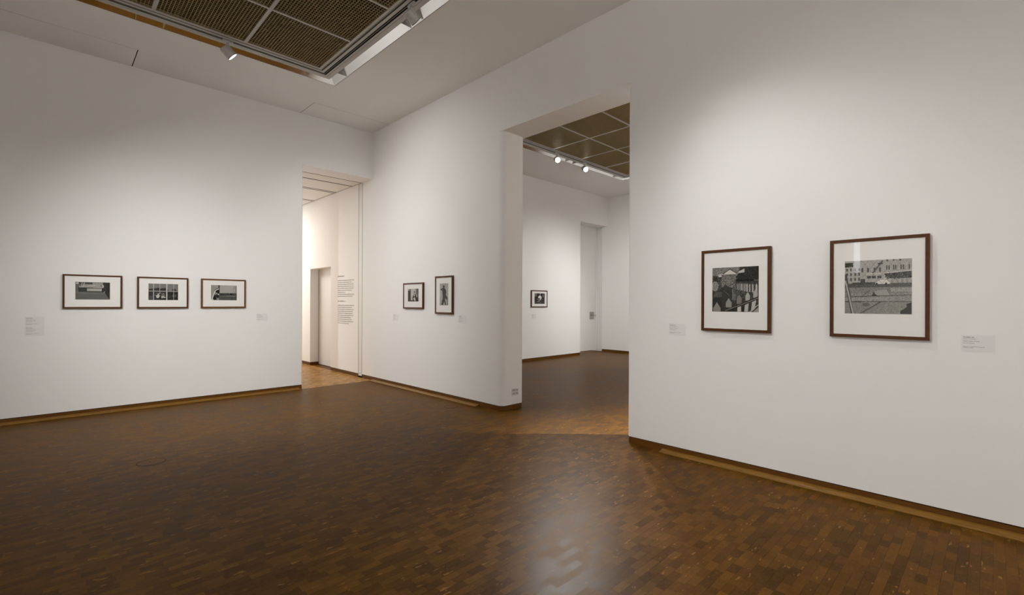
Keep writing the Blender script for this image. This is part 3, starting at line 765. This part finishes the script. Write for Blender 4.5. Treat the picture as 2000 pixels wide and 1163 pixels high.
# out of the picture, on the same tracks
spotlight(TR1, 2.25, (XB, .85, 1.2), 'grey spotlight overhead on the right track, lighting the rightmost picture', 105, 62, along_y=True)
spotlight(TR1, 2.85, (.3, YA, .15), 'grey spotlight overhead on the right track, lighting the far wall', 320, 60, blend=.9, along_y=True)
spotlight(TL1, 3.30, (2.8, YA, .60), 'grey spotlight overhead on the left track, lighting the far wall', 560, 64, blend=.9, along_y=True)
spotlight(TL1, 2.55, (XB, 1.05, .95), 'grey spotlight overhead on the left track, lighting the two large pictures', 410, 52, blend=.9, along_y=True)
spotlight(TR2, 3.30, (8.8, YA, 1.1), 'grey spotlight in the second room lighting its far wall from the right', 440, 62, along_y=True)
spotlight(TL2, 3.60, (XD, 6.9, 1.0), 'grey spotlight in the second room lighting its right wall', 680, 60, along_y=True)
spotlight(TL1, 4.90, (XL, 4.6, 1.4), 'added fill spotlight overhead on the left track, lighting the left wall', 120, 80, along_y=True)  # unseen spots added to lift the ambient light of the front room
spotlight(TL1, .60, (XL, .2, 1.4), 'added fill spotlight overhead on the left track behind the camera', 1900, 80, along_y=True)
spotlight(.40, TN1, (.3, YN, 1.4), 'added fill spotlight on the near track lighting the wall behind the camera, left of two', 700, 80)
spotlight(2.00, TN1, (2.3, YN, 1.4), 'added fill spotlight on the near track lighting the wall behind the camera, right of two', 700, 80)
spotlight(TL2, 1.00, (XB2, .9, 1.4), 'added fill spotlight in the second room lighting the back of the right wall', 3200, 80, along_y=True)  # unseen spots added to brighten the second room
spotlight(TR2, .40, (XD, .2, 1.4), 'added fill spotlight in the second room at its near right end', 2200, 80, along_y=True)

def area(name, loc, rot, sx, sy, power, color):
    ld = bpy.data.lights.new(name, 'AREA'); ld.shape = 'RECTANGLE'; ld.size = sx; ld.size_y = sy; ld.energy = power; ld.color = color
    o = bpy.data.objects.new(name, ld); C.objects.link(o); o.location = loc; o.rotation_euler = rot; return o
# daylight through the passage window, added unseen fill under the passage ceiling, light behind the tall door
area('window_light', (2.1, YE + .02, 2.05), (-math.pi / 2, 0, 0), 2.8, 2.1, 50, (1, .94, .86))
area('passage_fill', (2.6, 11.7, ZS - .02), (0, 0, 0), 1.0, 1.0, 85, (1, .94, .85))
area('back_room_light', (9.5, 10.2, 2.2), (math.radians(-60), 0, 0), 2, 1, 60, (.92, .95, 1))

# ------------------------------------------------------------------ world, camera, view
wd = bpy.data.worlds.new('World'); S.world = wd; wd.use_nodes = True
bg = wd.node_tree.nodes['Background']; bg.inputs[0].default_value = (.7, .8, 1, 1); bg.inputs[1].default_value = .6
cam = bpy.data.cameras.new('Camera'); co = bpy.data.objects.new('Camera', cam); C.objects.link(co); S.camera = co
F, yaw, roll, y0 = 925.531726, 0.794269580, 0.00391861827, 592.076325
f = Vector((math.cos(yaw), math.sin(yaw), 0)); rr = Vector((math.sin(yaw), -math.cos(yaw), 0)); uu = Vector((0, 0, 1))
r2 = rr * math.cos(roll) + uu * math.sin(roll); u2 = -rr * math.sin(roll) + uu * math.cos(roll)
co.matrix_world = Matrix(((r2.x, u2.x, -f.x, 0), (r2.y, u2.y, -f.y, 0), (r2.z, u2.z, -f.z, H), (0, 0, 0, 1)))
cam.sensor_width = 36; cam.sensor_fit = 'HORIZONTAL'; cam.lens = F / 2000 * 36; cam.shift_y = (y0 - 581.5) / 2000; cam.clip_start = .02
S.view_settings.view_transform = 'Standard'; S.view_settings.look = 'None'; S.view_settings.gamma = 1; S.view_settings.use_curve_mapping = False
S.view_settings.exposure = 0.0
S.cycles.max_bounces = 10; S.cycles.diffuse_bounces = 6; S.cycles.glossy_bounces = 5; S.cycles.transparent_max_bounces = 8
S.cycles.sample_clamp_indirect = 6
